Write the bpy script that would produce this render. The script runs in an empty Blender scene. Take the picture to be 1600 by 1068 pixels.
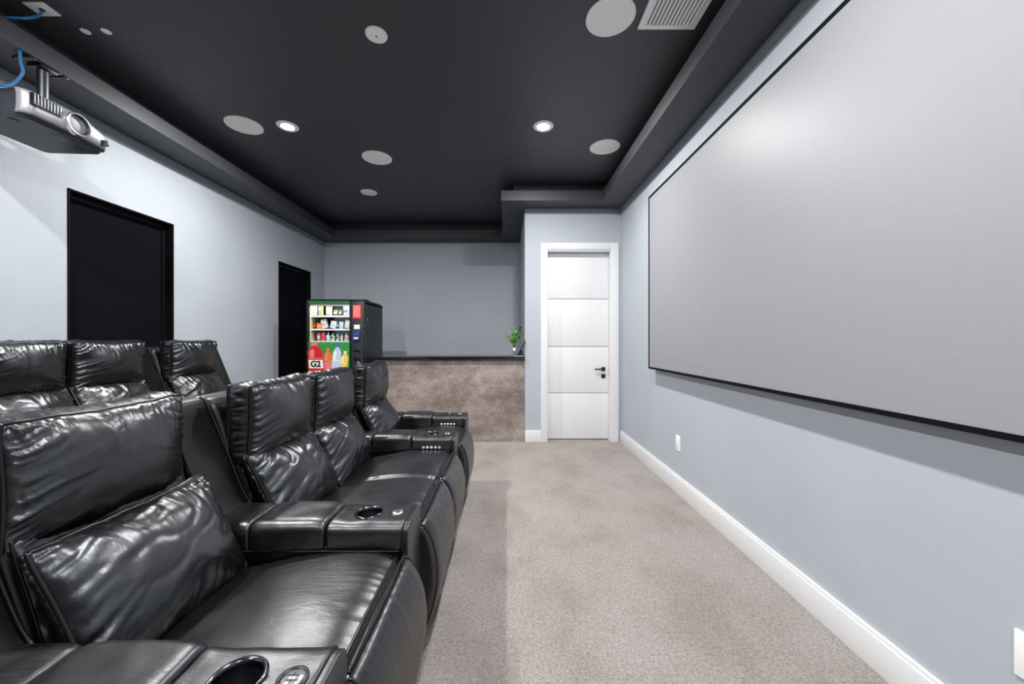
import bpy, bmesh, math, random
from mathutils import Vector, Matrix, noise
PI = math.pi
sc = bpy.context.scene
COL = sc.collection

# ------------------------------------------------------------------ camera, light, exposure
CAMH = 1.31
cam_d = bpy.data.cameras.new('camera'); cam_d.sensor_width = 36; cam_d.lens = 590/1600*36
cam_d.shift_x = 9/1600; cam_d.shift_y = -3/1600; cam_d.clip_start = 0.02
cam = bpy.data.objects.new('camera', cam_d); COL.objects.link(cam)
cam.location = (0, 0, CAMH); cam.rotation_euler = (PI/2, 0, 0)
sc.camera = cam
w = bpy.data.worlds.new('world'); sc.world = w; w.use_nodes = True
w.node_tree.nodes['Background'].inputs[0].default_value = (0.6, 0.7, 0.85, 1)
w.node_tree.nodes['Background'].inputs[1].default_value = 0.3
sc.view_settings.view_transform = 'Standard'; sc.view_settings.look = 'None'
sc.view_settings.gamma = 1; sc.view_settings.use_curve_mapping = False
sc.view_settings.exposure = 0.0
LAMP_W = 60            # power of one recessed ceiling lamp
LAMPS = [(-1.98, 3.42), (0.336, 3.42), (-1.98, 1.05), (0.336, 1.05), (-1.98, -1.3), (0.336, -1.3)]  # first two are seen; the other four are unseen, added for brightness
ZC = 3.245

# ------------------------------------------------------------------ helpers
def lin(r, g, b):
    f = lambda c: (c/255/12.92) if c/255 <= .04045 else ((c/255+.055)/1.055)**2.4
    return (f(r), f(g), f(b), 1)

def mat(name, rgb, rough=.5, metal=0, spec=.5, emit=None, estr=0, coat=0):
    m = bpy.data.materials.new(name); m.use_nodes = True
    p = m.node_tree.nodes['Principled BSDF']
    p.inputs['Base Color'].default_value = lin(*rgb)
    p.inputs['Roughness'].default_value = rough
    p.inputs['Metallic'].default_value = metal
    p.inputs['Specular IOR Level'].default_value = spec
    p.inputs['Coat Weight'].default_value = coat
    if emit:
        p.inputs['Emission Color'].default_value = lin(*emit); p.inputs['Emission Strength'].default_value = estr
    return m

def nodes(m): return m.node_tree.nodes, m.node_tree.links, m.node_tree.nodes['Principled BSDF']

def add_noise(m, scale, detail=4, rough=.6, stretch=None, coord='Object'):
    N, L, p = nodes(m)
    tc = N.new('ShaderNodeTexCoord'); nz = N.new('ShaderNodeTexNoise')
    nz.inputs['Scale'].default_value = scale; nz.inputs['Detail'].default_value = detail
    nz.inputs['Roughness'].default_value = rough
    if stretch:
        mp = N.new('ShaderNodeMapping'); mp.inputs['Scale'].default_value = stretch
        L.new(tc.outputs[coord], mp.inputs[0]); L.new(mp.outputs[0], nz.inputs['Vector'])
    else: L.new(tc.outputs[coord], nz.inputs['Vector'])
    return nz

def bump(m, out, strength, dist, prev=None):
    N, L, p = nodes(m)
    b = N.new('ShaderNodeBump'); b.inputs['Strength'].default_value = strength; b.inputs['Distance'].default_value = dist
    L.new(out, b.inputs['Height'])
    if prev: L.new(prev.outputs[0], b.inputs['Normal'])
    L.new(b.outputs[0], p.inputs['Normal'])
    return b

def ramp(m, out, stops):
    N, L, p = nodes(m)
    r = N.new('ShaderNodeValToRGB')
    e = r.color_ramp.elements
    while len(e) < len(stops): e.new(.5)
    for el, (pos, c) in zip(e, stops): el.position = pos; el.color = lin(*c)
    L.new(out, r.inputs[0])
    return r

def mix(m, a, b, fac, mode='MIX'):
    N, L, p = nodes(m)
    x = N.new('ShaderNodeMix'); x.data_type = 'RGBA'; x.blend_type = mode
    for sock, v in ((0, fac), (6, a), (7, b)):
        if isinstance(v, (int, float)): x.inputs[sock].default_value = v
        elif isinstance(v, tuple): x.inputs[sock].default_value = v
        else: L.new(v, x.inputs[sock])
    return x.outputs[2]

# ------------------------------------------------------------------ materials
M = {}
wm = M['wall'] = mat('wall_paint', (178, 185, 193), .62, spec=.35)
bump(wm, add_noise(wm, 180, 3).outputs[0], .12, .002)
wb = add_noise(wm, 1.1, 3); r_ = ramp(wm, wb.outputs[0], [(.35, (175, 182, 191)), (.65, (181, 188, 196))])
wm.node_tree.links.new(r_.outputs[0], nodes(wm)[2].inputs['Base Color'])
cm = M['ceil'] = mat('ceiling_paint', (59, 61, 67), .5, spec=.5)
bump(cm, add_noise(cm, 150, 3).outputs[0], .1, .002)
M['band'] = mat('band_paint', (132, 141, 147), .5)
M['white'] = mat('white_paint', (228, 229, 231), .42)
M['plastic_white'] = mat('white_plastic', (246, 246, 247), .35)
M['speaker'] = mat('speaker_mesh_cloth', (244, 244, 242), .8)
M['groove'] = mat('groove_grey', (120, 122, 126), .5)
M['chrome'] = mat('brushed_steel', (96, 98, 102), .4, 1)
M['darkmetal'] = mat('dark_metal', (60, 62, 66), .35, 1)
M['silver'] = mat('silver_plastic', (150, 152, 158), .35, .4)
M['silver2'] = mat('silver_button', (220, 221, 224), .25, .9)
M['black'] = mat('black_satin', (12, 12, 14), .35)
M['blackmat'] = mat('black_matt', (6, 6, 9), .8, spec=.15)
M['dark'] = mat('dark_plastic', (38, 41, 46), .42)
M['charcoal'] = mat('charcoal_steel', (40, 43, 47), .5)
M['blue'] = mat('blue_cable', (38, 108, 160), .45)
M['lens'] = mat('projector_lens_cover', (225, 227, 230), .4)

lm = M['leather'] = mat('black_leather', (8, 9, 12), .36, spec=1.0)
N, L, p = nodes(lm)
p.inputs['IOR'].default_value = 1.54; p.inputs['Specular Tint'].default_value = (.92, .96, 1, 1)
n1 = add_noise(lm, 330, 4, .7); n2 = add_noise(lm, 26, 5, .62, (.8, 2.6, 1)); n3 = add_noise(lm, 9, 3)
b1 = bump(lm, n1.outputs[0], .1, .0012); b2 = bump(lm, n2.outputs[0], .15, .006, b1)
rr = N.new('ShaderNodeMapRange'); rr.inputs['To Min'].default_value = .27; rr.inputs['To Max'].default_value = .43
L.new(n3.outputs[0], rr.inputs[0]); L.new(rr.outputs[0], p.inputs['Roughness'])
ls = M['leather_smooth'] = mat('black_leather_panel', (6, 7, 9), .34, spec=.5)
bump(ls, add_noise(ls, 330, 4, .7).outputs[0], .16, .0015)
M['piping'] = mat('black_leather_piping', (9, 9, 11), .3)
M['stitch'] = mat('grey_thread', (92, 95, 100), .7)

cp = M['carpet'] = mat('beige_grey_carpet', (180, 170, 163), .95, spec=.1)
N, L, p = nodes(cp)
f = add_noise(cp, 150, 4, .85); g = add_noise(cp, 2.6, 5, .62, (1, .75, 1)); h = add_noise(cp, 60, 4, .8)
cg = ramp(cp, g.outputs[0], [(.36, (192, 179, 171)), (.5, (209, 199, 192)), (.64, (217, 210, 205))])
cf = ramp(cp, f.outputs[0], [(.38, (112, 102, 96)), (.5, (215, 210, 207)), (.62, (255, 255, 255))])
chh = ramp(cp, h.outputs[0], [(.35, (140, 134, 128)), (.62, (255, 255, 255))])
o = mix(cp, cg.outputs[0], cf.outputs[0], .8, 'MULTIPLY'); o = mix(cp, o, chh.outputs[0], .6, 'MULTIPLY')
br = N.new('ShaderNodeBrightContrast'); br.inputs[1].default_value = .14; L.new(o, br.inputs[0])
L.new(br.outputs[0], p.inputs['Base Color'])
b1 = bump(cp, f.outputs[0], .9, .012); bump(cp, h.outputs[0], .6, .02, b1)

bf = M['bar'] = mat('taupe_stone_laminate', (130, 118, 114), .5)
N, L, p = nodes(bf)
a = add_noise(bf, 1.7, 6, .66, (1, 1, 1.7)); b = add_noise(bf, 55, 5, .8, (.8, 1, 1.4)); c = add_noise(bf, 5, 6, .7, (1, 1, 2))
ca = ramp(bf, a.outputs[0], [(.38, (136, 123, 118)), (.5, (166, 154, 147)), (.62, (186, 176, 167))])
cb = ramp(bf, b.outputs[0], [(.40, (105, 97, 95)), (.55, (255, 255, 255))])
cc = ramp(bf, c.outputs[0], [(.35, (165, 155, 152)), (.6, (255, 255, 255))])
o = mix(bf, ca.outputs[0], cb.outputs[0], .55, 'MULTIPLY'); o = mix(bf, o, cc.outputs[0], .6, 'MULTIPLY')
L.new(o, p.inputs['Base Color'])
M['counter'] = mat('black_granite', (22, 24, 26), .1, spec=.6)
sm = M['screen'] = mat('grey_projection_fabric', (148, 149, 154), .46, spec=.3)
pm = M['panel'] = mat('black_felt', (6, 6, 9), .9, spec=.05)
nn = add_noise(pm, 240, 3, .8); r_ = ramp(pm, nn.outputs[0], [(.45, (8, 8, 12)), (.75, (34, 31, 42))])
pm.node_tree.links.new(r_.outputs[0], nodes(pm)[2].inputs['Base Color'])
gm = M['glass'] = bpy.data.materials.new('clear_glass'); gm.use_nodes = True
N = gm.node_tree.nodes; L = gm.node_tree.links; N.clear()
t = N.new('ShaderNodeBsdfTransparent'); gl = N.new('ShaderNodeBsdfGlossy'); gl.inputs['Roughness'].default_value = .05
mx = N.new('ShaderNodeMixShader'); mx.inputs[0].default_value = .06; ou = N.new('ShaderNodeOutputMaterial')
L.new(t.outputs[0], mx.inputs[1]); L.new(gl.outputs[0], mx.inputs[2]); L.new(mx.outputs[0], ou.inputs[0])
M['lamp'] = mat('lamp_lens', (255, 255, 255), .5, emit=(255, 253, 250), estr=30)
M['leaf'] = mat('green_leaf', (126, 206, 52), .45)
M['tray'] = mat('grey_white_tray', (170, 175, 178), .3)
M['leaf2'] = mat('dark_green_leaf', (38, 92, 30), .45)

# ------------------------------------------------------------------ mesh helpers
def link(name, me, m=None, parent=None):
    o = bpy.data.objects.new(name, me); COL.objects.link(o)
    if m is not None: me.materials.append(M[m] if isinstance(m, str) else m)
    if parent is not None: o.parent = parent
    return o

def obj(name, bm, m, parent=None, smooth=False):
    me = bpy.data.meshes.new(name)
    bmesh.ops.recalc_face_normals(bm, faces=bm.faces)
    if smooth:
        for f_ in bm.faces: f_.smooth = True
        if smooth != 'all':
            for e in bm.edges:
                if len(e.link_faces) == 2 and e.calc_face_angle(0) > math.radians(38): e.smooth = False
    bm.to_mesh(me); bm.free()
    return link(name, me, m, parent)

def box(bm, x0, x1, y0, y1, z0, z1, bev=0):
    r = bmesh.ops.create_cube(bm, size=1)
    for v in r['verts']:
        v.co = Vector(((x0+x1)/2+v.co.x*(x1-x0), (y0+y1)/2+v.co.y*(y1-y0), (z0+z1)/2+v.co.z*(z1-z0)))
    if bev:
        es = list({e for v in r['verts'] for e in v.link_edges})
        bmesh.ops.bevel(bm, geom=es, offset=bev, segments=2, affect='EDGES', profile=.6)

def boxo(name, dims, m, parent=None, bev=0):
    bm = bmesh.new()
    for d in (dims if isinstance(dims[0], (tuple, list)) else [dims]): box(bm, *d, bev=bev)
    return obj(name, bm, m, parent, smooth=bool(bev))

def lathe(bm, prof, c, axis='z', seg=40, cap=True):
    c = Vector(c); rings = []
    for r, h_ in prof:
        ring = []
        for k in range(seg):
            a_ = 2*PI*k/seg
            p_ = Vector((r*math.cos(a_), r*math.sin(a_), h_))
            if axis == 'x': p_ = Vector((p_.z, p_.x, p_.y))
            if axis == 'y': p_ = Vector((p_.x, p_.z, p_.y))
            ring.append(bm.verts.new(c+p_))
        rings.append(ring)
    for r0, r1 in zip(rings, rings[1:]):
        for k in range(seg): bm.faces.new((r0[k], r0[(k+1) % seg], r1[(k+1) % seg], r1[k]))
    if not cap: return
    if prof[0][0] > 1e-5: bm.faces.new(rings[0][::-1])
    if prof[-1][0] > 1e-5: bm.faces.new(rings[-1])

def tube(bm, pts, r, closed=False, seg=8):
    pts = [Vector(p_) for p_ in pts]; n = len(pts); rings = []
    up = None
    for i in range(n):
        a_ = pts[(i-1) % n] if (closed or i > 0) else pts[i]
        b_ = pts[(i+1) % n] if (closed or i < n-1) else pts[i]
        t_ = (b_-a_).normalized()
        if up is None: up = t_.orthogonal().normalized()
        up = (up - t_*up.dot(t_))
        up = up.normalized() if up.length > 1e-6 else t_.orthogonal().normalized()
        s_ = t_.cross(up)
        rr_ = r[i] if isinstance(r, list) else r
        rings.append([bm.verts.new(pts[i]+(up*math.cos(2*PI*k/seg)+s_*math.sin(2*PI*k/seg))*rr_) for k in range(seg)])
    rng = range(n if closed else n-1)
    for i in rng:
        r0, r1 = rings[i], rings[(i+1) % n]
        for k in range(seg): bm.faces.new((r0[k], r0[(k+1) % seg], r1[(k+1) % seg], r1[k]))
    if not closed: bm.faces.new(rings[0][::-1]); bm.faces.new(rings[-1])

def catmull(pts, n):
    out = []; k = len(pts)
    for i in range(k-1):
        p0 = pts[max(i-1, 0)]; p1 = pts[i]; p2 = pts[i+1]; p3 = pts[min(i+2, k-1)]
        for j in range(n):
            t_ = j/n
            out.append(tuple(.5*((2*b_)+(-a_+c_)*t_+(2*a_-5*b_+4*c_-d_)*t_*t_+(-a_+3*b_-3*c_+d_)*t_**3)
                             for a_, b_, c_, d_ in zip(p0, p1, p2, p3)))
    out.append(tuple(pts[-1])); return out

def fillet(poly, rs, seg=5):
    """round the corners of a closed polygon; rs one radius or a list"""
    n = len(poly); out = []
    for i in range(n):
        r = rs[i] if isinstance(rs, list) else rs
        p_ = Vector(poly[i]); a_ = Vector(poly[i-1]); b_ = Vector(poly[(i+1) % n])
        if r <= 0: out.append(tuple(p_)); continue
        da = (a_-p_); db = (b_-p_); r = min(r, da.length*.48, db.length*.48)
        s_ = p_+da.normalized()*r; e = p_+db.normalized()*r
        for k in range(seg+1):
            t_ = k/seg; out.append(tuple(s_.lerp(p_, t_).lerp(p_.lerp(e, t_), t_)))
    return out

def densify(poly, step):
    out = []; n = len(poly)
    for i in range(n):
        a_ = Vector(poly[i]); b_ = Vector(poly[(i+1) % n]); k = max(1, int((b_-a_).length/step))
        for j in range(k): out.append(tuple(a_.lerp(b_, j/k)))
    return out

def rex(bm, poly, h0, h1, r, axis, ns=12, disp=None, rseg=5):
    """closed 2-D profile swept from h0 to h1 along axis with rounded ends of radius r.
    axis 'y': profile is (x,z); 'x': (y,z); disp(p, n, t) -> offset along the profile normal"""
    n = len(poly); P = [Vector(q) for q in poly]
    area = sum(P[i].x*P[(i+1) % n].y-P[(i+1) % n].x*P[i].y for i in range(n))
    if area < 0: P.reverse()
    nrm = []
    for i in range(n):
        t_ = (P[(i+1) % n]-P[i-1]); nn_ = Vector((t_.y, -t_.x)); nrm.append(nn_.normalized() if nn_.length > 1e-9 else Vector((1, 0)))
    st = []
    for k in range(rseg):
        a_ = PI/2*(k+.15)/rseg; st.append((h0+r*(1-math.sin(a_)), r*(1-math.cos(PI/2-a_)) if 0 else r*(1-math.cos(a_)) ))
    st = [(h0+r*(1-math.cos(PI/2*k/rseg)), r*(1-math.sin(PI/2*k/rseg))) for k in range(rseg)] if r > 0 else []
    mid = [(h0+r+(h1-h0-2*r)*k/ns, 0) for k in range(ns+1)]
    end = [(h0+h1-a_, i_) for a_, i_ in reversed(st)]
    rings = []
    for h_, ins in st+mid+end:
        ring = []
        t_ = (h_-h0)/(h1-h0)*2-1
        for q, nn_ in zip(P, nrm):
            o_ = -ins
            if disp: o_ += disp(q, nn_, t_, h_)
            s_ = q+nn_*o_
            ring.append(bm.verts.new((s_.x, h_, s_.y) if axis == 'y' else ((h_, s_.x, s_.y) if axis == 'x' else (s_.x, s_.y, h_))))
        rings.append(ring)
    for r0, r1 in zip(rings, rings[1:]):
        for k in range(n): bm.faces.new((r0[k], r0[(k+1) % n], r1[(k+1) % n], r1[k]))
    bm.faces.new(rings[0][::-1]); bm.faces.new(rings[-1])

def nz3(x, y, z): return noise.noise(Vector((x, y, z)))
def billow(v, e=.75): return min(1, abs(v)*1.9)**e

def cushion(name, parent, C, V, a, b, front, bx, back, seed, wr=.007, big=.004, nu=76, nv=56, pinch=.03, lf=46, side=1.0, top=1.0, tilt=.9, label=None, rear_welt=True, ll=1.0, fold=.3, pr=.0068):
    """box cushion: puffed front sheet, gathered boxing, back sheet, piping along both seams.
    C centre, V up direction (x,z), a half width (y), b half height"""
    a -= bx*.16
    C = Vector(C); V = Vector((V[0], 0, V[1])).normalized(); U = Vector((0, 1, 0)); Nn = Vector((V.z, 0, -V.x))
    bm = bmesh.new()
    def outline(u, v):
        uu = u*(1-pinch*(1-v*v)); vv = v*(1-pinch*1.3*(1-u*u))
        k = (abs(u)*abs(v))**6
        wob = .0045*nz3(u*3+seed, v*3, 7.7)+.0025*nz3(u*11+seed, v*2, 3.3)
        return a*uu*(1-.03*k), b*vv*(1-.03*k)+wob
    def F(u, v, amp): return amp*max(0, (1-abs(u)**2.3))**.6*max(0, (1-abs(v)**2.3))**.6
    def W(u, v, s):
        dl = a*(1-abs(u)); dt = b*(1-abs(v)); sg = 1 if u > 0 else -1
        al = v*b - tilt*dl*.45 + .012*nz3(u*2, v*2, s)
        La = .022+.075*max(0, nz3(al*13, sg*3, s+40)+.28)*ll
        w1 = billow(nz3(al*lf, dl*4+sg*9, s))*math.exp(-dl/La)*side
        at = u*a + .15*dt*sg+.010*nz3(u*3, v*3, s+4)
        Lt = .016+.055*max(0, nz3(at*13, (7 if v > 0 else 2), s+41)+.28)*ll
        w2 = billow(nz3(at*lf*1.05, dt*4, s+31+(5 if v > 0 else 0)))*math.exp(-dt/Lt)*top*(1 if v > 0 else .6)
        w3 = nz3(u*a*7, v*b*8, s+3)*1.3+-fold*math.exp(-(nz3((u*a+v*b*.5)*6, (v*b-u*a*.4)*13, s+63)/.16)**2)*(.3+1.2*abs(nz3(u*2.2, v*2.2, s+77)))
        fade = min(1, min(dl, dt)/.012)
        return (wr*(w1+w2)*1.7-wr*.5+big*w3)*fade
    grid = {}; 
    for sheet, amp in (('f', front), ('b', -back)):
        for i in range(nu+1):
            # cluster samples toward the edges
            u = math.sin((i/nu-.5)*PI*.94)/math.sin(.47*PI)
            for j in range(nv+1):
                v = math.sin((j/nv-.5)*PI*.94)/math.sin(.47*PI)
                y_, z_ = outline(u, v)
                off = (bx/2+F(u, v, front)+W(u, v, seed)) if sheet == 'f' else -(bx/2+F(u, v, back)+.5*W(u, v, seed+50))
                grid[sheet, i, j] = bm.verts.new(C+U*y_+V*z_+Nn*off)
        for i in range(nu):
            for j in range(nv):
                q = (grid[sheet, i, j], grid[sheet, i+1, j], grid[sheet, i+1, j+1], grid[sheet, i, j+1])
                bm.faces.new(q if sheet == 'f' else q[::-1])
    loop = [(i, 0) for i in range(nu)]+[(nu, j) for j in range(nv)]+[(i, nv) for i in range(nu, 0, -1)]+[(0, j) for j in range(nv, 0, -1)]
    K = 7; rows = [[grid['f', i, j] for i, j in loop]]
    dist = 0; prev = None; s_at = []
    for v_ in rows[0]:
        if prev: dist += (v_.co-prev).length
        s_at.append(dist); prev = v_.co.copy()
    for k in range(1, K):
        t_ = k/K; row = []
        for q, (i, j) in enumerate(loop):
            p0 = grid['f', i, j].co; p1 = grid['b', i, j].co; c_ = p0.lerp(p1, t_)
            rad = (c_-C); rad -= Nn*rad.dot(Nn)
            # outward direction of the nearest side
            u_ = rad.dot(U)/a; v__ = rad.dot(V)/b
            d = (U*(u_**9 if abs(u_) < 1.2 else u_)+V*(v__**9 if abs(v__) < 1.2 else v__))
            d = d.normalized() if d.length > 1e-6 else rad.normalized()
            o_ = math.sin(PI*t_)*(bx*.16+.008*(billow(nz3(s_at[q]*52, t_*1.5, seed+11))-.4))
            row.append(bm.verts.new(c_+d*o_))
        rows.append(row)
    rows.append([grid['b', i, j] for i, j in loop])
    n = len(loop)
    for r0, r1 in zip(rows, rows[1:]):
        for k in range(n): bm.faces.new((r0[k], r1[k], r1[(k+1) % n], r0[(k+1) % n]))
    pf = [v_.co.copy() for v_ in rows[0]]; pb = [v_.co.copy() for v_ in rows[-1]]
    o_ = obj(name, bm, 'leather', parent, 'all')
    pbm = bmesh.new()
    tube(pbm, [q+Nn*.001 for q in pf[::2]], pr, True, 7)
    if rear_welt: tube(pbm, pb[::2], pr, True, 7)
    obj('piping', pbm, 'piping', o_, 'all')
    return o_

def root(name, label, cat, loc=(0, 0, 0), group=None):
    e = bpy.data.objects.new(name, None); COL.objects.link(e); e.location = loc; e.empty_display_size = .1
    return tag(e, label, cat, group)
def tag(o, label, cat, group=None):
    o['label'] = label; o['category'] = cat
    if group: o['group'] = group
    return o
def struct(name, dims, m, bev=0):
    o = boxo(name, dims, m, bev=bev); o['kind'] = 'structure'; return o

# ------------------------------------------------------------------ room shell
XL, XR, YN, YD, YB = -3.15, 1.48, -2.2, 4.87, 6.55
XA = .24
struct('floor', [(XL-.2, XR+.2, YN-.2, YB+.2, -.1, 0), (XL, -1.36, YN, 4.05, 0, .18)], 'carpet')
NICHE = [(2.71, 3.57), (5.22, 6.07)]; NZ0, NZ1 = .6, 2.402
segs = []; y = YN-.1
for a0, a1 in NICHE:
    segs.append((XL-.15, XL, y, a0, 0, 3.3)); segs += [(XL-.15, XL, a0, a1, 0, NZ0), (XL-.15, XL, a0, a1, NZ1, 3.3)]; y = a1
segs.append((XL-.15, XL, y, YB+.1, 0, 3.3))
struct('wall_left', segs, 'wall')
struct('wall_right', (XR, XR+.12, YN-.1, YD+.4, 0, 3.3), 'wall')
struct('wall_back', (XL, XA, YB, YB+.1, 0, 3.3), 'wall')
struct('wall_near', (XL, XR, YN-.1, YN, 0, 3.3), 'ceil')  # unseen wall, coloured dark so the recliner sides reflect less light
DX0, DX1, DZ = .52, 1.355, 2.47
struct('wall_door', [(XA, DX0, YD, YD+.14, 0, 3.3), (DX1, XR, YD, YD+.14, 0, 3.3), (DX0, DX1, YD, YD+.14, DZ, 3.3)], 'wall')
struct('wall_partition', (XA, XA+.12, YD+.14, YB+.1, 0, 3.3), 'wall')
Z1, Z2, SB = 3.0, 3.12, .15
def ring(i, z0, z1):
    xr, xl, yf, yd, xj, yn = 1.17+i, -2.82-i, 6.19+i, 4.57+i, -.06+i, -1.9-i
    return [(xr, XR, YN, YD, z0, z1), (xj, xr, yd, YD, z0, z1), (xj, XA, YD, YB, z0, z1),
            (xl, xj, yf, YB, z0, z1), (XL, xl, YN, YB, z0, z1), (xl, xr, YN, yn, z0, z1)]
struct('ceiling', ring(0, Z1, Z2)+ring(SB, Z2, ZC)+[(XL-.15, XR+.12, YN-.1, YB+.1, ZC, ZC+.12)], 'ceil')
struct('trim_1', (XR-.012, XR, YN, YD-.012, 2.934, Z1), 'band')
struct('trim_2', (XA, XR, YD-.012, YD, 2.934, Z1), 'band')
struct('trim_3', (XL, XL+.012, YN, YB, 2.934, Z1), 'band')
# baseboards with a stepped cap
def bb(name, pieces):
    bm = bmesh.new()
    for x0, x1, y0, y1, nx, ny in pieces:
        box(bm, x0, x1, y0, y1, 0, .135, bev=.002)
        box(bm, x0+(.006 if nx < 0 else 0), x1-(.006 if nx > 0 else 0), y0+(.006 if ny < 0 else 0), y1, .13, .15, bev=.002)
    o = obj(name, bm, 'white', smooth=True); o['kind'] = 'structure'
bb('baseboard_right', [(XR-.022, XR, YN, YD-.02, -1, 0)])
bb('baseboard_back', [(XA, .446, YD-.02, YD, 0, -1)])
bb('baseboard_left', [(XL, XL+.02, 4.06, YB-.02, 1, 0)])

# door
d1 = bpy.data.objects.new('door_1', None); COL.objects.link(d1); d1.location = ((DX0+DX1)/2, YD+.12, 0); d1['kind'] = 'structure'
def rel(o, par):      # keep world coordinates of mesh data under a moved parent
    o.parent = par; o.matrix_parent_inverse = Matrix.Translation(-Vector(par.location)); return o
rel(boxo('door_casing', [(.446, .53, YD-.022, YD, 0, 2.56), (1.345, 1.446, YD-.022, YD, 0, 2.56), (.53, 1.345, YD-.022, YD, 2.475, 2.56)], 'white', bev=.003), d1)
rel(boxo('door_jamb', [(DX0, DX0+.012, YD-.015, YD+.14, 0, DZ), (DX1-.012, DX1, YD-.015, YD+.14, 0, DZ), (DX0, DX1, YD-.015, YD+.14, DZ-.012, DZ)], 'white'), d1)
leafs = []; zs = [.008, .616, 1.225, 1.85, DZ-.015]; yl = YD+.1
bm = bmesh.new()
for z0, z1 in zip(zs, zs[1:]): box(bm, DX0+.014, DX1-.014, yl, yl+.04, z0+.004, z1-.004, bev=.0025)
leaf = rel(obj('door_leaf', bm, 'white', smooth=True), d1)
rel(boxo('groove_line', [(DX0+.014, DX1-.014, yl+.004, yl+.03, z-.005, z+.005) for z in zs[1:4]], 'groove'), d1)
def lever():
    bm = bmesh.new(); box(bm, 1.252, 1.302, yl-.012, yl, .905, .955, bev=.002); box(bm, 1.27, 1.286, yl-.05, yl-.01, .922, .938, bev=.003)
    box(bm, 1.155, 1.288, yl-.055, yl-.04, .921, .939, bev=.003)
    return obj('door_handle', bm, 'darkmetal', smooth=True)
rel(lever(), d1)
rel(boxo('lock_plate', [(1.252, 1.302, yl-.012, yl, .812, .862), (1.262, 1.29, yl-.02, yl-.01, .828, .846)], 'darkmetal', bev=.002), d1)

# blacked-out window niches in the left wall
for k, (a0, a1) in enumerate(NICHE):
    wn = bpy.data.objects.new('window_%d' % (k+1), None); COL.objects.link(wn); wn.location = (XL-.1, (a0+a1)/2, NZ0); wn['kind'] = 'structure'
    t_ = .012; D = .085
    rel(boxo('window_reveal', [(XL-D, XL+.008, a0, a0+t_, NZ0, NZ1), (XL-D, XL+.008, a1-t_, a1, NZ0, NZ1), (XL-D, XL+.008, a0, a1, NZ1-t_, NZ1), (XL-D, XL+.008, a0, a1, NZ0, NZ0+t_)], 'blackmat'), wn)
    rel(boxo('window_frame', [(XL-D, XL-D+.02, a0+t_, a0+.04, NZ0, NZ1), (XL-D, XL-D+.02, a1-.04, a1-t_, NZ0, NZ1), (XL-D, XL-D+.02, a0, a1, NZ1-.045, NZ1-t_), (XL-D, XL-D+.02, a0, a1, NZ0+t_, NZ0+.05)], 'black'), wn)
    rel(boxo('window_panel', (XL-.13, XL-D+.006, a0, a1, NZ0, NZ1), 'panel'), wn)

# ------------------------------------------------------------------ ceiling fittings
LAMP_LABEL = ['lit recessed ceiling light beside the large white speaker over the back row',
              'lit recessed ceiling light nearest the projection screen in view',
              'added recessed fill light outside the frame over the back row', 'added recessed fill light outside the frame over the carpet aisle',
              'added recessed fill light behind the viewpoint on the seat side', 'added recessed fill light behind the viewpoint on the screen side']
for (x, y), lab in zip(LAMPS, LAMP_LABEL):
    r = root('recessed_light', lab, 'ceiling light', (x, y, ZC), 'recessed ceiling lights')
    bm = bmesh.new()
    lathe(bm, [(.052, -.001), (.056, -.008), (.085, -.007), (.092, 0)], (0, 0, 0)); obj('trim_ring', bm, 'plastic_white', r, True)
    bm = bmesh.new(); lathe(bm, [(.0001, -.004), (.053, -.004)], (0, 0, 0)); obj('lens', bm, 'lamp', r)
    ld = bpy.data.lights.new('bulb', 'AREA'); ld.shape = 'DISK'; ld.size = .1; ld.energy = LAMP_W; ld.color = (1, .985, .97)
    lo = bpy.data.objects.new('bulb', ld); COL.objects.link(lo); lo.parent = r; lo.location = (0, 0, -.012)
for x, y, rad, lab in [(.624, 2.26, .145, 'large round white ceiling speaker beside the slatted air vent'),
                       (.987, 3.78, .148, 'round white ceiling speaker close to the ceiling edge above the screen side'),
                       (-2.36, 3.40, .15, 'round white ceiling speaker left of the left lit lamp'),
                       (-1.37, 4.006, .152, 'round white ceiling speaker in the middle of the ceiling between the two lit lamps')]:
    r = root('ceiling_speaker', lab, 'ceiling speaker', (x, y, ZC), 'round ceiling speakers')
    bm = bmesh.new(); lathe(bm, [(rad-.006, -.004), (rad-.004, -.009), (rad, -.007), (rad, 0)], (0, 0, 0), seg=56); obj('rim', bm, 'plastic_white', r, True)
    bm = bmesh.new(); lathe(bm, [(.0001, -.008), (rad*.6, -.0075), (rad-.005, -.006)], (0, 0, 0), seg=56); obj('grille', bm, 'speaker', r, True)
for x, y, rad, lab in [(-1.80, 4.95, .105, 'smaller round white ceiling disc nearest the bar'), (-.823, 2.393, .068, 'small white ceiling sensor disc with a dark centre spot')]:
    r = root('ceiling_disc', lab, 'ceiling disc', (x, y, ZC))
    bm = bmesh.new(); lathe(bm, [(.0001, -.012), (rad*.8, -.011), (rad*.96, -.007), (rad, 0)], (0, 0, 0), seg=48); obj('cover', bm, 'plastic_white', r, True)
    if rad < .08:
        bm = bmesh.new(); lathe(bm, [(.0001, -.0145), (.005, -.014), (.006, -.011)], (0, 0, 0), seg=16); obj('sensor_eye', bm, 'dark', r, True)
for x, lab in ((-2.64, 'small white ceiling patch, left one of the pair near the projector'), (-2.51, 'small white ceiling patch, right one of the pair near the projector')):
    bm = bmesh.new(); lathe(bm, [(.0001, -.004), (.022, -.003), (.027, 0)], (0, 0, 0), seg=9)
    o = obj('ceiling_patch', bm, 'plastic_white'); o.location = (x, 2.37, ZC); tag(o, lab, 'patch')
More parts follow.
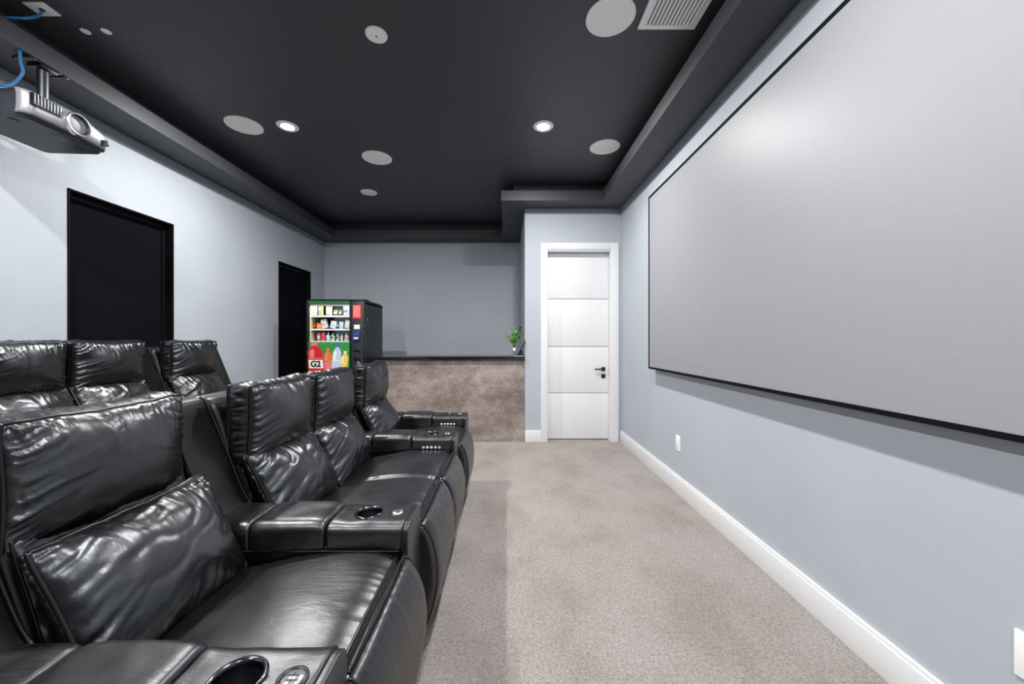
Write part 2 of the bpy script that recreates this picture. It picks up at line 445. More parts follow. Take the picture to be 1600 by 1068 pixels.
# slatted vent
r = root('air_vent', 'white rectangular slatted air vent on the dark ceiling', 'vent', (.992, 2.12, ZC))
bm = bmesh.new(); X0, X1, Y0, Y1 = -.179, .172, -.22, .22
box(bm, X0, X1, Y1-.03, Y1, -.012, 0); box(bm, X0, X1, Y0, Y0+.03, -.012, 0)
box(bm, X0, X0+.028, Y0+.03, Y1-.03, -.012, 0); box(bm, X1-.028, X1, Y0+.03, Y1-.03, -.012, 0)
obj('frame', bm, 'plastic_white', r, True)
boxo('duct', (X0+.02, X1-.02, Y0+.02, Y1-.02, -.0025, -.0005), 'charcoal', r)
for k in range(13):
    xc = X0+.038+k*(X1-X0-.076)/12
    bm = bmesh.new(); box(bm, -.0075, .0075, Y0+.028, Y1-.028, -.001, .001); o = obj('slat', bm, 'plastic_white', r)
    o.location = (xc, 0, -.009); o.rotation_euler = (0, math.radians(32), 0)
# cable outlet plate + blue cables
r = root('outlet_plate', 'white ceiling outlet plate with a cable hole above the projector', 'outlet plate', (-2.71, 2.205, ZC))
bm = bmesh.new(); box(bm, -.06, .06, -.045, .045, -.008, 0, bev=.002); obj('plate', bm, 'plastic_white', r, True)
bm = bmesh.new(); lathe(bm, [(.0001, -.0095), (.014, -.0095), (.014, -.006)], (.0, .0, 0), seg=16); obj('cable_hole', bm, 'dark', r)
bm = bmesh.new(); tube(bm, catmull([(-2.71, 2.205, 3.234), (-2.712, 2.19, 3.19), (-2.74, 2.16, 3.15), (-2.80, 2.14, 3.135), (-2.87, 2.15, 3.131), (-2.9, 2.25, 3.127)], 6), .007, seg=8)
tag(obj('cable', bm, 'blue', None, 'all'), 'short blue cable dropping from the ceiling outlet plate into the ceiling recess', 'cable')
bm = bmesh.new(); tube(bm, catmull([(-2.835, 2.2, 2.995), (-2.83, 2.2, 2.93), (-2.825, 2.205, 2.87), (-2.84, 2.173, 2.785), (-2.84, 2.11, 2.735), (-2.95, 2.03, 2.72), (-3.05, 2.02, 2.74), (-3.04, 2.1, 2.62), (-2.99, 2.15, 2.58)], 6), .008, seg=8)
tag(obj('cable', bm, 'blue', None, 'all'), 'blue cable looping from the projector mount to the back of the projector', 'cable')

# ------------------------------------------------------------------ projector
PX, PY, PZ = -2.76, 2.225, 2.505
r = root('projector', 'silver fronted black projector hanging from the ceiling edge at the left', 'projector', (PX, PY, PZ))
bw, bd, bh = .224, .21, .155   # half width (y), half depth (x), height
prof = fillet([(-bd, -bw+.02), (.17, -bw), (.205, -bw+.03), (.215, -.05), (.215, .06), (.195, bw-.03), (.16, bw), (-bd, bw-.02)], .04, 6)
bm = bmesh.new(); n = len(prof); rings = []
for z, s_ in ((0, .86), (.012, .92), (.04, .975), (.07, .99), (.12, .98), (.145, .94), (.155, .86)):
    rings.append([bm.verts.new((x*s_, y*(s_*.5+.5), z-(.055*max(0, (y-.02)/.215)**1.4 if z > .06 else 0))) for x, y in prof])
for r0, r1 in zip(rings, rings[1:]):
    for k in range(n): bm.faces.new((r0[k], r0[(k+1) % n], r1[(k+1) % n], r1[k]))
bm.faces.new(rings[0][::-1]); bm.faces.new(rings[-1])
obj('housing', bm, 'dark', r, True)
bm = bmesh.new(); pts = [(x, y) for x, y in densify(prof, .02) if x > .15]
pts.sort(key=lambda q: q[1]); rows = []
for z, s_ in ((.018, .945), (.032, .985), (.055, 1.005), (.085, 1.010), (.12, 1.004), (.142, .975), (.150, .94)):
    row = []
    for x, y in pts:
        dz_ = .055*max(0, (y-.02)/.215)**1.4*(z-.018)/.132
        row.append(bm.verts.new((x*s_+.002, y, z-dz_)))
    rows.append(row)
for a_, b_ in zip(rows, rows[1:]):
    for k in range(len(pts)-1): bm.faces.new((a_[k], a_[k+1], b_[k+1], b_[k]))
o = obj('front_bezel', bm, 'silver', r, True); sol = o.modifiers.new('s', 'SOLIDIFY'); sol.thickness = .004
boxo('vent_recess', (.2, .2195, -.2, -.065, .07, .137), 'black', r, bev=.006)
for k in range(9):
    o = boxo('vent_slat', (.2, .2225, -.0022, .0022, .078, .134), 'silver', r, bev=.001); o.location = (0, -.191+k*.0148, 0)
LC = (0, .01, .078)
bm = bmesh.new(); lathe(bm, [(.060, .17), (.064, .2), (.066, .232), (.062, .238), (.055, .236)], LC, 'x', 48, False); lr = obj('lens_ring', bm, 'silver2', r, True)
bm = bmesh.new(); lathe(bm, [(.055, .236), (.050, .225), (.047, .207)], LC, 'x', 48, False); obj('lens_barrel', bm, 'dark', lr, True)
bm = bmesh.new(); lathe(bm, [(.0001, .209), (.048, .208)], LC, 'x', 40); obj('lens_shutter', bm, 'lens', lr, True)
boxo('shutter_gap', (.209, .2105, -.0015, .0015, .036, .12), 'black', lr)
o = boxo('indicator_window', (-.006, .006, -.022, .022, -.018, .018), 'black', r, bev=.005); o.location = (.204, .175, .055); o.rotation_euler = (.25, 0, -.25)
boxo('port_panel', (-.12, .06, -bw-.002, -bw+.03, .05, .12), 'black', r, bev=.003)
for k in range(4): boxo('socket', (-.1+k*.035, -.08+k*.035, -bw-.006, -bw, .06 + .02*(k % 2), .075+.02*(k % 2)), 'silver', r, bev=.002)
for fy in (-.17, .14):
    bm = bmesh.new(); lathe(bm, [(.02, -.008), (.022, -.003), (.018, .002), (.0001, .002)], (.08, fy, .004), seg=20); obj('foot', bm, 'dark', r, True)
boxo('lens_shift_tab', (.10, .19, -.03, .05, -.002, .012), 'dark', r, bev=.003)
r2 = root('projector_mount', 'black and steel ceiling mount pole holding the projector', 'mount', (-2.86, 2.33, Z1))
bm = bmesh.new(); lathe(bm, [(.026, -(Z1-PZ-.165)), (.026, -.01)], (0, 0, 0), seg=24); obj('pole', bm, 'chrome', r2, True)
boxo('ceiling_plate', (-.09, .035, -.08, .08, -.01, 0), 'black', r2, bev=.002)
boxo('clamp', (-.045, .045, -.045, .045, -.03, -.01), 'black', r2, bev=.003)
for cy_ in (-.1, .07): boxo('fixing_tab', (-.05, .05, cy_, cy_+.03, -.02, -.008), 'black', r2, bev=.003)
zb = -(Z1-PZ-.158)
boxo('bracket', [(-.08, .08, -.1, .1, zb-.004, zb+.02), (-.08, -.06, -.16, .16, zb-.004, zb+.008), (.1, .12, -.14, .0, zb-.004, zb+.008), (-.08, .12, -.02, .02, zb-.004, zb+.008)], 'black', r2, bev=.002)

# ------------------------------------------------------------------ projection screen
r = root('projection_screen', 'large grey projection screen with thin black frame on the right wall', 'screen', (XR, 2.22, 1.03))
SY0, SY1, SZ0, SZ1, SX = .715-2.22, 3.72-2.22, 0, 1.686, -.08
fb = .02
boxo('frame', [(SX, SX+.034, SY0, SY1, SZ0, SZ0+fb), (SX, SX+.034, SY0, SY1, SZ1-fb, SZ1), (SX, SX+.034, SY0, SY0+fb, SZ0+fb, SZ1-fb), (SX, SX+.034, SY1-fb, SY1, SZ0+fb, SZ1-fb)], 'blackmat', r)
boxo('screen_surface', (SX+.004, SX+.01, SY0+fb, SY1-fb, SZ0+fb, SZ1-fb), 'screen', r)
for by in (-1.0, .9):
    for bz in (.1, 1.5): boxo('wall_bracket', (SX+.034, 0, by, by+.1, bz, bz+.06), 'darkmetal', r)
# wall plates
def plate(y, z, lab, sw):
    r = root('wall_plate', lab, 'wall plate', (XR, y, z))
    bm = bmesh.new(); box(bm, -.007, 0, -.038, .038, -.066, .066, bev=.002); obj('cover', bm, 'plastic_white', r, True)
    bm = bmesh.new(); box(bm, -.010, -.006, -.017, .017, -.036, .036, bev=.0015); obj('insert', bm, 'plastic_white', r, True)
plate(3.245, .425, 'small white wall plate low on the wall under the far end of the screen', 0)
plate(1.058, .41, 'white wall plate low on the wall at the right edge of the photo', 1)

# ------------------------------------------------------------------ bar
r = root('bar', 'wide bar with taupe stone-look front panel beside the door wall', 'bar', (-.73, YD, 0))
bx0, bx1 = -1.70+.73, XA-.004+.73
boxo('front_panel', (bx0, bx1, 0, .03, 0, 1.055), 'bar', r)
boxo('side_panel', (bx0, bx0+.03, .03, .55, 0, 1.055), 'bar', r)
boxo('shelf_carcass', (bx0+.03, bx1, .03, .45, .02, .4), 'charcoal', r)
o = boxo('countertop', (-1.74, XA-.003, YD-.045, YD+.5, 1.056, 1.1), 'counter', bev=.003)
tag(o, 'glossy black stone countertop lying on the taupe bar', 'countertop')

# plant + stand on the bar
CT = 1.1
r = root('potted_plant', 'small leafy green plant in a clear glass vase on the black countertop', 'plant', (.105, YD+.075, CT))
bm = bmesh.new(); lathe(bm, [(.0001, .002), (.03, .002), (.032, .01), (.026, .05), (.03, .085), (.029, .086), (.024, .05), (.029, .012), (.0001, .006)], (0, 0, 0), seg=24); obj('vase', bm, 'glass', r, True)
bm = bmesh.new(); lathe(bm, [(.0001, .07), (.02, .072), (.022, .095), (.012, .11), (.0001, .112)], (0, 0, 0), seg=12); obj('soil_ball', bm, 'speaker', r, True)
random.seed(4); sb = bmesh.new(); leaves = []
for s_ in range(7):
    a_ = s_*2.4; tx = (-.10+.034*s_+random.uniform(-.01, .01)); ty = random.uniform(-.04, .04); hz = random.uniform(.24, .32)+.08*(s_/7)
    path = catmull([(0, 0, .09), (tx*.35, ty*.3, .09+(hz-.09)*.5), (tx, ty, hz)], 5); tube(sb, path, .0022, seg=5)
    for k in range(7):
        q = Vector(path[min(len(path)-1, 4+k)]); leaves.append((q, random.uniform(0, 2*PI), random.uniform(.07, .10), s_))
obj('stem', sb, 'leaf2', r, 'all')
for dark in (0, 1):
    bm = bmesh.new()
    for q, a_, ln, s_ in leaves:
        if (s_ >= 5) != bool(dark): continue
        d = Vector((math.cos(a_), math.sin(a_)*.8, random.uniform(.2, 1))).normalized(); sd = d.cross(Vector((0, 0, 1))).normalized()
        rows = []
        for t_ in (0, .25, .5, .75, 1):
            w_ = .016*math.sin(PI*min(.98, t_*.9+.08)); c_ = q+d*ln*t_+Vector((0, 0, -.02*t_*t_))
            rows.append([bm.verts.new(c_-sd*w_), bm.verts.new(c_+Vector((0, 0, -.003))), bm.verts.new(c_+sd*w_)])
        for r0, r1 in zip(rows, rows[1:]):
            for k in (0, 1): bm.faces.new((r0[k], r0[k+1], r1[k+1], r1[k]))
    o = obj('foliage', bm, 'leaf2' if dark else 'leaf', r, 'all')
    sol = o.modifiers.new('s', 'SOLIDIFY'); sol.thickness = .0008
    if dark: o['label'] = 'darker green foliage'
r = root('display_stand', 'small black angled stand next to the plant at the counter end', 'stand', (.18, YD-.005, CT))
boxo('base', (-.075, .05, -.035, .035, .01, .02), 'black', r, bev=.002)
bm = bmesh.new(); rex(bm, fillet([(-.04, .02), (.035, .02), (.028, .07), (.004, .085)], .008, 3), -.01, .01, 0, 'y', 2); obj('support', bm, 'black', r, True)
bm = bmesh.new(); box(bm, -.006, .006, -.03, .03, 0, .15, bev=.002); o = obj('back_plate', bm, 'black', r, True); o.location = (-.005, 0, .065); o.rotation_euler = (0, math.radians(28), 0)
o = boxo('tray', (.10, .222, YD-.042, YD+.033, CT, CT+.01), 'tray', bev=.003); tag(o, 'thin white tray under the black stand at the counter end', 'tray')

# ------------------------------------------------------------------ recliners
W = .515; AW = .2; OX = .75          # seat width, arm width; local x = world x + OX for the front row
def sx(pts): return [(x+OX, z) for x, z in pts]

def rim(bm, pts, r=.005): tube(bm, pts, r, False, 7)

def armrest(parent, yc, buttons, seed):
    """console armrest, centred on local y = yc"""
    y0, y1 = yc-AW/2, yc+AW/2
    def bodydisp(q, nn_, t_, h_): return .0015*nz3(q[0]*14, h_*14, q[1]*14+seed)
    bm = bmesh.new(); rex(bm, densify(fillet(sx([(-1.02, .05), (-.385, .05), (-.385, .57), (-1.02, .57)]), .012, 3), .03), y0+.006, y1-.006, .012, 'y', 6, bodydisp)
    arm = obj('armrest', bm, 'leather_smooth', parent, True)
    # stitched seams on both sides
    bm = bmesh.new()
    for y in (y0+.004, y1-.004):
        tube(bm, [(-1.0+OX, y, .552), (-.385+OX, y, .552)], .0014, seg=5)
    obj('seam', bm, 'stitch', arm)
    # three pads: rear, middle lid, front console
    def pad(name, xa, xb, crown, rr, s):
        poly = densify(fillet([(y0, .553), (y1, .553), (y1+.002, .648), (y0-.002, .648)], [.012, .012, .042, .042], 7), .012)
        def d(q, nn_, t_, h_):
            up = max(0, nn_.y); k = (1-t_**6)
            return crown*(up*k+.35*abs(nn_.x)*k) + .0022*nz3(q[0]*18, h_*16, s)+.0018*billow(nz3(h_*60, q[0]*9, s+3))*(1-k)*1.5
        bm = bmesh.new(); rex(bm, poly, xa+OX, xb+OX, rr, 'x', 18, d)
        return obj(name, bm, 'leather', arm, 'all')
    pad('rear_pad', -1.12, -.925, .005, .012, seed)
    pad('middle_pad', -.922, -.652, .011, .014, seed+5)
    fp = pad('front_pad', -.648, -.372, -.002, .010, seed+9)
    # cut the cup well
    cy = yc; cx = -.527+OX
    cb = bmesh.new(); lathe(cb, [(.046, .53), (.046, .70)], (cx, cy, 0), seg=40)
    cut = obj('cutter', cb, None, arm); md = fp.modifiers.new('b', 'BOOLEAN'); md.operation = 'DIFFERENCE'; md.object = cut; md.solver = 'EXACT'
    dg = bpy.context.evaluated_depsgraph_get(); dg.update()
    nm = bpy.data.meshes.new_from_object(fp.evaluated_get(dg)); fp.modifiers.clear(); fp.data = nm
    bpy.data.objects.remove(cut)
    zt = .647
    bm = bmesh.new(); lathe(bm, [(.043, zt-.012), (.044, zt), (.047, zt+.0045), (.052, zt+.0045), (.0545, zt+.001), (.054, zt-.004)], (cx, cy, 0), seg=44, cap=False)
    obj('cup_holder_ring', bm, 'black_chrome', arm, 'all')
    bm = bmesh.new(); lathe(bm, [(.0455, zt-.001), (.0435, zt-.01), (.040, zt-.085), (.0001, zt-.087)], (cx, cy, 0), seg=40, cap=False); obj('cup_holder', bm, 'black', arm, 'all')
    bx = -.418+OX
    bm = bmesh.new(); lathe(bm, [(.031, zt-.003), (.030, zt+.002), (.026, zt+.003), (.0235, zt+.001)], (bx, cy, 0), seg=32, cap=False); obj('control_bezel', bm, 'leather_smooth', arm, 'all')
    bm = bmesh.new(); lathe(bm, [(.0001, zt+.0045), (.018, zt+.004), (.0215, zt+.001), (.0215, zt-.002)], (bx, cy, 0), seg=32); ct = obj('control_button', bm, 'silver2', arm, 'all')
    boxo('control_mark', [(bx-.012, bx+.01, cy+.004, cy+.006, zt+.004, zt+.0052), (bx-.010, bx+.012, cy-.007, cy-.005, zt+.004, zt+.0052), (bx-.001, bx+.001, cy-.014, cy+.012, zt+.004, zt+.0052)], 'charcoal', ct)
    # front facing with piping
    poly = fillet([(y0, .05), (y1, .05), (y1, .645), (y0, .645)], [.006, .006, .04, .04], 6)
    bm = bmesh.new(); rex(bm, poly, -.374+OX, -.352+OX, .004, 'x', 2, None, 3); obj('front_panel', bm, 'leather', arm, True)
    bm = bmesh.new(); pl = [(-.373+OX, q[0], q[1]) for q in poly]; pl = pl[8:]+pl[:8]
    tube(bm, [(-.374+OX, a_+(.002 if a_ > yc else -.002), z_+.001) for _, a_, z_ in pl], .0035, True, 7)
    obj('piping', bm, 'piping', arm, 'all')
    # padded column rising behind the armrest to the height of the backrests
    prof = catmull(sx([(-1.0, .60), (-1.07, .67), (-1.15, .86), (-1.225, 1.04), (-1.25, 1.072), (-1.30, 1.075), (-1.335, 1.04), (-1.33, .6), (-1.26, .08)]), 6)+sx([(-1.0, .08)])
    bm = bmesh.new(); rex(bm, densify(prof, .04), y0+.004, y1-.004, .010, 'y', 8, bodydisp); col = obj('back_column', bm, 'leather_smooth', arm, 'all')
    bm = bmesh.new()
    for y in (y0+.006, y1-.006): rim(bm, [(x+.002, y, z+.002) for x, z in prof[:26]], .0045)
    obj('piping', bm, 'piping', col, 'all')
    if buttons:
        bm = bmesh.new()
        boxo('button_plate', (-.607+OX, -.437+OX, y0+.0005, y0+.008, .557-.006, .60-.006), 'black', arm, bev=.003)
        for k in range(5):
            bm = bmesh.new(); lathe(bm, [(.0001, -.009), (.008, -.0085), (.0115, -.005), (.0115, .004)], (-.567+OX+k*.0275, y0-.0015, .5735), 'y', 20)
            obj('button', bm, 'silver2', arm, 'all')
    return arm

M['black_chrome'] = mat('dark_chrome', (95, 97, 102), .18, 1)

def recliner(label, x, yc, z, seed, arms, hx=0., htilt=.0, group=None, buttons=()):
    r = root('recliner', label, 'recliner', (x-(-OX), yc, z), group)
    r.location = (x, yc, z)
    hw = W/2-.007
    # back shell
    prof = catmull(sx([(-1.02, .10), (-1.03, .45), (-1.12, .76), (-1.195, 1.0), (-1.235, 1.055), (-1.28, 1.065), (-1.325, 1.03), (-1.335, .6), (-1.26, .08)]), 6)
    bm = bmesh.new(); rex(bm, densify(prof, .04), -hw, hw, .02, 'y', 14, lambda q, n_, t_, h_: .003*nz3(q[0]*9, h_*9, seed)); obj('back_shell', bm, 'leather_smooth', r, 'all')
    boxo('base', (-1.15+OX, -.42+OX, -hw+.01, hw-.01, .02, .36), 'blackmat', r, bev=.01)
    # gathered backrest behind the lumbar cushion
    cushion('backrest', r, (-1.125+OX, 0, .66), (-.10, .33), hw-.004, .19, .02, .08, .01, seed+70, wr=.009, big=.008, nu=50, nv=40, rear_welt=False, pr=.004)
    # lumbar cushion
    cushion('lumbar_cushion', r, (-1.012+OX, 0, .664), (-.165, .33), hw+.004, .183, .105, .022, .06, seed+20, wr=.0115, big=.0075, nu=100, nv=72, lf=26, side=1.0, top=.75, tilt=1.3, pinch=.04, rear_welt=False, ll=1.9, fold=.85)
    # headrest
    cushion('headrest', r, (-1.118+OX+hx, 0, .960), (.012-htilt, .33), hw+.008, 160e-3, .082, .090, .055, seed, wr=.0115, big=.004, nu=104, nv=76, pinch=.045)
    # seat cushion
    top = catmull([(-1.0, .49), (-.8, .535), (-.6, .562), (-.46, .562), (-.395, .548), (-.372, .53)], 8)
    prof = sx(top+[(-.372, .36), (-1.0, .34)])
    def sd(q, n_, t_, h_):
        up = max(0, n_.y); e = 1-abs(t_)
        wr_ = .004*billow(nz3(h_*34, q[0]*7, seed+2))*math.exp(-abs((q[0]-OX)+.375)/.07)
        ed = .005*billow(nz3(q[0]*40, h_*6, seed+8))*math.exp(-e*hw/.04)
        return up*(.014*(1-t_*t_)+.006*nz3(q[0]*6, h_*5, seed)+wr_+ed)
    bm = bmesh.new(); rex(bm, densify(prof, .012), -hw, hw, .028, 'y', 44, sd, 7); seat = obj('seat_cushion', bm, 'leather', r, 'all')
    # footrest apron, bulging forward
    fr = catmull([(-.385, .535), (-.36, .545), (-.335, .53), (-.303, .47), (-.285, .385), (-.285, .29), (-.305, .19), (-.338, .10), (-.36, .075)], 8)
    prof = sx(fr+[(-.39, .09), (-.40, .3), (-.40, .5)])
    def fd(q, n_, t_, h_):
        e = 1-abs(t_); f_ = max(0, n_.x)
        s1 = .0045*billow(nz3(h_*36, q[1]*5, seed+5))*math.exp(-(.545-q[1])/.07)
        s2 = .003*billow(nz3(q[1]*40, h_*5, seed+15))*math.exp(-e*hw/.05)
        return f_*(.012*(1-t_**4)+s1+s2+.003*nz3(h_*7, q[1]*7, seed))
    bm = bmesh.new(); rex(bm, densify(prof, .012), -hw, hw, .03, 'y', 44, fd, 7); fo = obj('footrest', bm, 'leather', r, 'all')
    bm = bmesh.new(); hh = hw-.014
    for dx, dz in ((-.384, .552), (-.360, .553)):
        tube(bm, [(dx+OX, -hh+2*hh*k/24, dz+.006*(1-(k/12-1)**2)+.0015*nz3(k*.9, dx, seed)) for k in range(25)], .005, False, 7)
    for s_ in (-1, 1):
        tube(bm, [(px+OX-.004, s_*(hw-.010), pz) for px, pz in fr[10:]], .0035, False, 6)
    obj('piping', bm, 'piping', fo, 'all')
    for s_ in arms:
        armrest(r, s_*(W/2+AW/2), s_ in buttons, seed+s_)
    for px in (-1.1, -.5):
        for py in (-.2, .2): bm = bmesh.new(); lathe(bm, [(.02, 0), (.024, .03)], (px+OX, py, 0), seg=12); obj('glide_foot', bm, 'black', r)
    return r

YS = [1.0955, 1.8125, 2.3275, 3.0465]
recliner('nearest black leather recliner, filling the lower left corner of the photo', -OX, YS[0], 0, 3.1, (-1, 1), hx=-.078, htilt=.02)
recliner('front row black leather recliner just beyond the nearest one and its armrest', -OX, YS[1], 0, 14.7, ())
recliner('front row black leather recliner sharing no armrest with the one before it', -OX, YS[2], 0, 25.3, (1,), hx=.018, buttons=(1,))
recliner('last black leather recliner of the front row, closest to the bar', -OX, YS[3], 0, 36.9, (1,), hx=.02, buttons=(1,))
RX = -OX-1.71; PZ2 = .18
recliner('back row black leather recliner cut by the left edge of the photo', RX, 2.1425, PZ2, 47.2, (-1,))
recliner('back row black leather recliner in front of the larger black wall niche', RX, 2.6575, PZ2, 58.8, (1,))
recliner('back row black leather recliner standing alone right of the larger black wall niche', RX, 3.3725, PZ2, 69.4, (1,))

# ------------------------------------------------------------------ vending machine
for n_, c_ in dict(red=(214, 38, 46), orange=(242, 128, 58), yellow=(244, 204, 92), cream=(240, 236, 190), green=(52, 140, 70), dgreen=(34, 92, 52),
                   paleblue=(176, 208, 232), navy=(28, 50, 98), darkred=(96, 22, 28), pink=(232, 120, 130), packwhite=(238, 242, 244), purple=(92, 70, 120), liteblue=(196, 232, 240), cap=(60, 130, 200), khaki=(60, 70, 46)).items():
    M[n_] = mat('pack_'+n_, c_, .38)
def lit(name, c_, e): M[name] = mat(name, tuple(int(v*.8) for v in c_), .4, emit=c_, estr=e*.6)
lit('backlit_green', (50, 150, 66), .35); lit('backlit_red', (220, 30, 45), .35); lit('backlit_orange', (244, 120, 52), .4); lit('backlit_blue', (196, 214, 240), .45)
lit('backlit_yellow', (250, 206, 110), .45); lit('backlit_white', (245, 245, 235), .5); lit('backlit_cream', (240, 238, 176), .5); lit('screen_blue', (36, 84, 160), .6); lit('backlit_cap', (50, 110, 190), .4)
lit('backlit_pink', (240, 130, 120), .4)
VX0, VX1, VY, VH = -2.54, -1.81, 4.80, 1.83
r = root('vending_machine', 'black glass-fronted snack vending machine with a bottle picture, behind the recliners', 'vending machine', ((VX0+VX1)/2, VY, 0))
VW = (VX1-VX0)/2; GX0, GX1 = -VW+.028, VW-.185      # glass window span
ZG0, ZG1 = .62, 1.775
boxo('cabinet', [(-VW, -VW+.03, .05, .72, .06, VH-.03), (VW-.03, VW, .05, .72, .06, VH-.03), (-VW, VW, .05, .72, VH-.055, VH-.02), (-VW, VW, .70, .72, .06, VH-.05), (-VW, VW, .05, .72, .06, .58),
                 (VW-.185, VW-.17, .05, .7, .58, VH-.05)], 'charcoal', r, bev=.002)
boxo('cabinet_top', (-VW+.02, VW-.02, .1, .7, VH-.02, VH), 'black', r, bev=.004)
boxo('door_frame', [(-VW, GX0, 0, .05, .06, VH), (GX1, VW, .006, .05, .06, VH), (-VW, VW, 0, .05, ZG1+.035, VH), (-VW, VW, 0, .05, .06, ZG0)], 'black', r, bev=.003)
boxo('header_panel', (GX0, GX1, .004, .04, ZG1-.01, ZG1+.036), 'dgreen', r)
boxo('interior_back', (GX0, GX1, .40, .42, ZG0, ZG1), 'backlit_interior' if 'backlit_interior' in M else 'charcoal', r)
boxo('glass', (GX0, GX1, .010, .014, ZG0, ZG1-.01), 'glass', r)
lb = boxo('light_strip', [(GX0+.01, GX1-.01, .03, .045, ZG1-.028, ZG1-.012)], 'lamp_strip' if 'lamp_strip' in M else 'backlit_white', r)
ld = bpy.data.lights.new('strip_light', 'AREA'); ld.shape = 'RECTANGLE'; ld.size = .46; ld.size_y = .03; ld.energy = 1.6; ld.color = (1, 1, .95)
lo = bpy.data.objects.new('strip_light', ld); COL.objects.link(lo); lo.parent = r; lo.location = ((GX0+GX1)/2, .04, ZG1-.035); lo.rotation_euler = (math.radians(28), 0, 0)
SHZ = [1.622, 1.452, 1.295]
for k, z in enumerate(SHZ):
    sh = boxo('shelf', (GX0, GX1, .06, .40, z-.008, z), 'charcoal', r)
    boxo('price_rail', (GX0, GX1, .045, .06, z-.018, z+.004), 'packwhite', sh)
boxo('side_liner', (GX0-.001, GX0+.006, .03, .4, ZG0, ZG1-.02), 'cream', r)
# backlit picture of drink bottles on the lower glass
GY = .002; GZ1 = 1.285
boxo('picture_panel', (GX0, GX1, GY, .035, ZG0, GZ1), 'backlit_green', r)
def bottle_art(cx, z0, hgt, wid, m, lean, capm, label_m, name, shine='backlit_pink'):
    bm = bmesh.new()
    pr = [(0, .5), (.06, .52), (.42, .5), (.5, .44), (.58, .48), (.72, .47), (.80, .34), (.86, .2), (.9, .17), (.92, .17)]
    side = [(w_*wid, h_*hgt) for h_, w_ in [(a_, b_) for a_, b_ in pr]]
    poly = side+[(-a_, b_) for a_, b_ in reversed(side)]
    vs = []
    for y_ in (GY-.004, GY+.001):
        vs.append([bm.verts.new((cx+a_+lean*b_, y_, z0+b_)) for a_, b_ in poly])
    n = len(poly); bm.faces.new(vs[0]); bm.faces.new(vs[1][::-1])
    for k in range(n): bm.faces.new((vs[0][k], vs[0][(k+1) % n], vs[1][(k+1) % n], vs[1][k]))
    o = obj(name, bm, m, r)
    bm = bmesh.new(); box(bm, cx-.2*wid+lean*hgt*.95, cx+.2*wid+lean*hgt*.95, GY-.006, GY+.001, z0+.9*hgt, z0+hgt); obj('cap', bm, capm, o)
    bm = bmesh.new(); q = [(-.45*wid, .14*hgt), (.45*wid, .14*hgt), (.45*wid, .42*hgt), (-.45*wid, .42*hgt)]
    v_ = [bm.verts.new((cx+a_+lean*b_, GY-.0055, z0+b_)) for a_, b_ in q]; bm.faces.new(v_); obj('label', bm, label_m, o)
    if shine:
        bm = bmesh.new(); q = [(-.34*wid, .5*hgt), (-.1*wid, .5*hgt), (-.02*wid, .72*hgt), (-.12*wid, .80*hgt), (-.3*wid, .74*hgt), (-.37*wid, .62*hgt)]
        v_ = [bm.verts.new((cx+a_+lean*b_, GY-.0055, z0+b_)) for a_, b_ in q]; bm.faces.new(v_); obj('highlight', bm, shine, o)
        bm = bmesh.new(); q = [(-.47*wid, .46*hgt), (.47*wid, .46*hgt), (.47*wid, .49*hgt), (-.47*wid, .49*hgt)]
        v_ = [bm.verts.new((cx+a_+lean*b_, GY-.0055, z0+b_)) for a_, b_ in q]; bm.faces.new(v_); obj('waist_line', bm, shine, o)
    return o
s1 = bottle_art(GX0+.105, .90, .375, .20, 'backlit_red', -.09, 'backlit_pink', 'backlit_white', 'bottle_picture')
bottle_art(GX0+.245, .89, .32, .10, 'backlit_orange', .0, 'backlit_orange', 'backlit_pink', 'bottle_picture')
bottle_art(GX0+.335, .86, .40, .115, 'backlit_blue', .09, 'backlit_cap', 'backlit_blue', 'bottle_picture', 'backlit_white')
bottle_art(GX0+.43, .88, .29, .10, 'backlit_yellow', .13, 'backlit_cream', 'backlit_yellow', 'bottle_picture', 'backlit_cream')
boxo('picture_base', (GX0, GX0+.33, GY-.007, GY+.001, ZG0+.1, .915), 'backlit_cream', r)
boxo('picture_base', (GX0+.33, GX1, GY-.007, GY+.001, ZG0+.1, .885), 'backlit_pink', r)
cu = bpy.data.curves.new('lettering', 'FONT'); cu.body = 'G2'; cu.size = .105; cu.extrude = .0008; cu.offset = .004; cu.align_x = 'CENTER'
to = bpy.data.objects.new('lettering', cu); COL.objects.link(to); dg = bpy.context.evaluated_depsgraph_get()
me = bpy.data.meshes.new_from_object(to.evaluated_get(dg)); bpy.data.objects.remove(to)
to = link('lettering', me, 'black', r); to.location = (GX0+.092, GY-.0075, .972); to.rotation_euler = (PI/2, 0, 0)
# control column
cx = (GX1+VW)/2+.005
boxo('control_panel', (GX1+.03, VW-.012, -.004, .01, .7, 1.80), 'dark', r, bev=.003)
boxo('snack_poster', (cx-.052, cx+.052, -.007, -.003, 1.58, 1.755), 'backlit_red', r); boxo('poster_picture', (cx-.045, cx+.045, -.0085, -.006, 1.60, 1.75), 'backlit_pink', r)
boxo('price_display', (cx-.035, cx+.038, -.008, -.003, 1.45, 1.505), 'backlit_white', r)
bb_ = boxo('card_reader', (cx-.045, cx+.045, -.03, -.003, 1.30, 1.44), 'navy', r, bev=.004)
boxo('reader_screen', (cx-.025, cx+.028, -.033, -.029, 1.37, 1.40), 'screen_blue', bb_); boxo('reader_slot', (cx-.03, cx+.028, -.033, -.029, 1.325, 1.345), 'packwhite', bb_)
boxo('bill_slot', [(cx-.045, cx+.045, -.016, -.003, 1.06, 1.10), (cx-.045, cx+.045, -.012, -.003, 1.16, 1.19)], 'black', r, bev=.003)
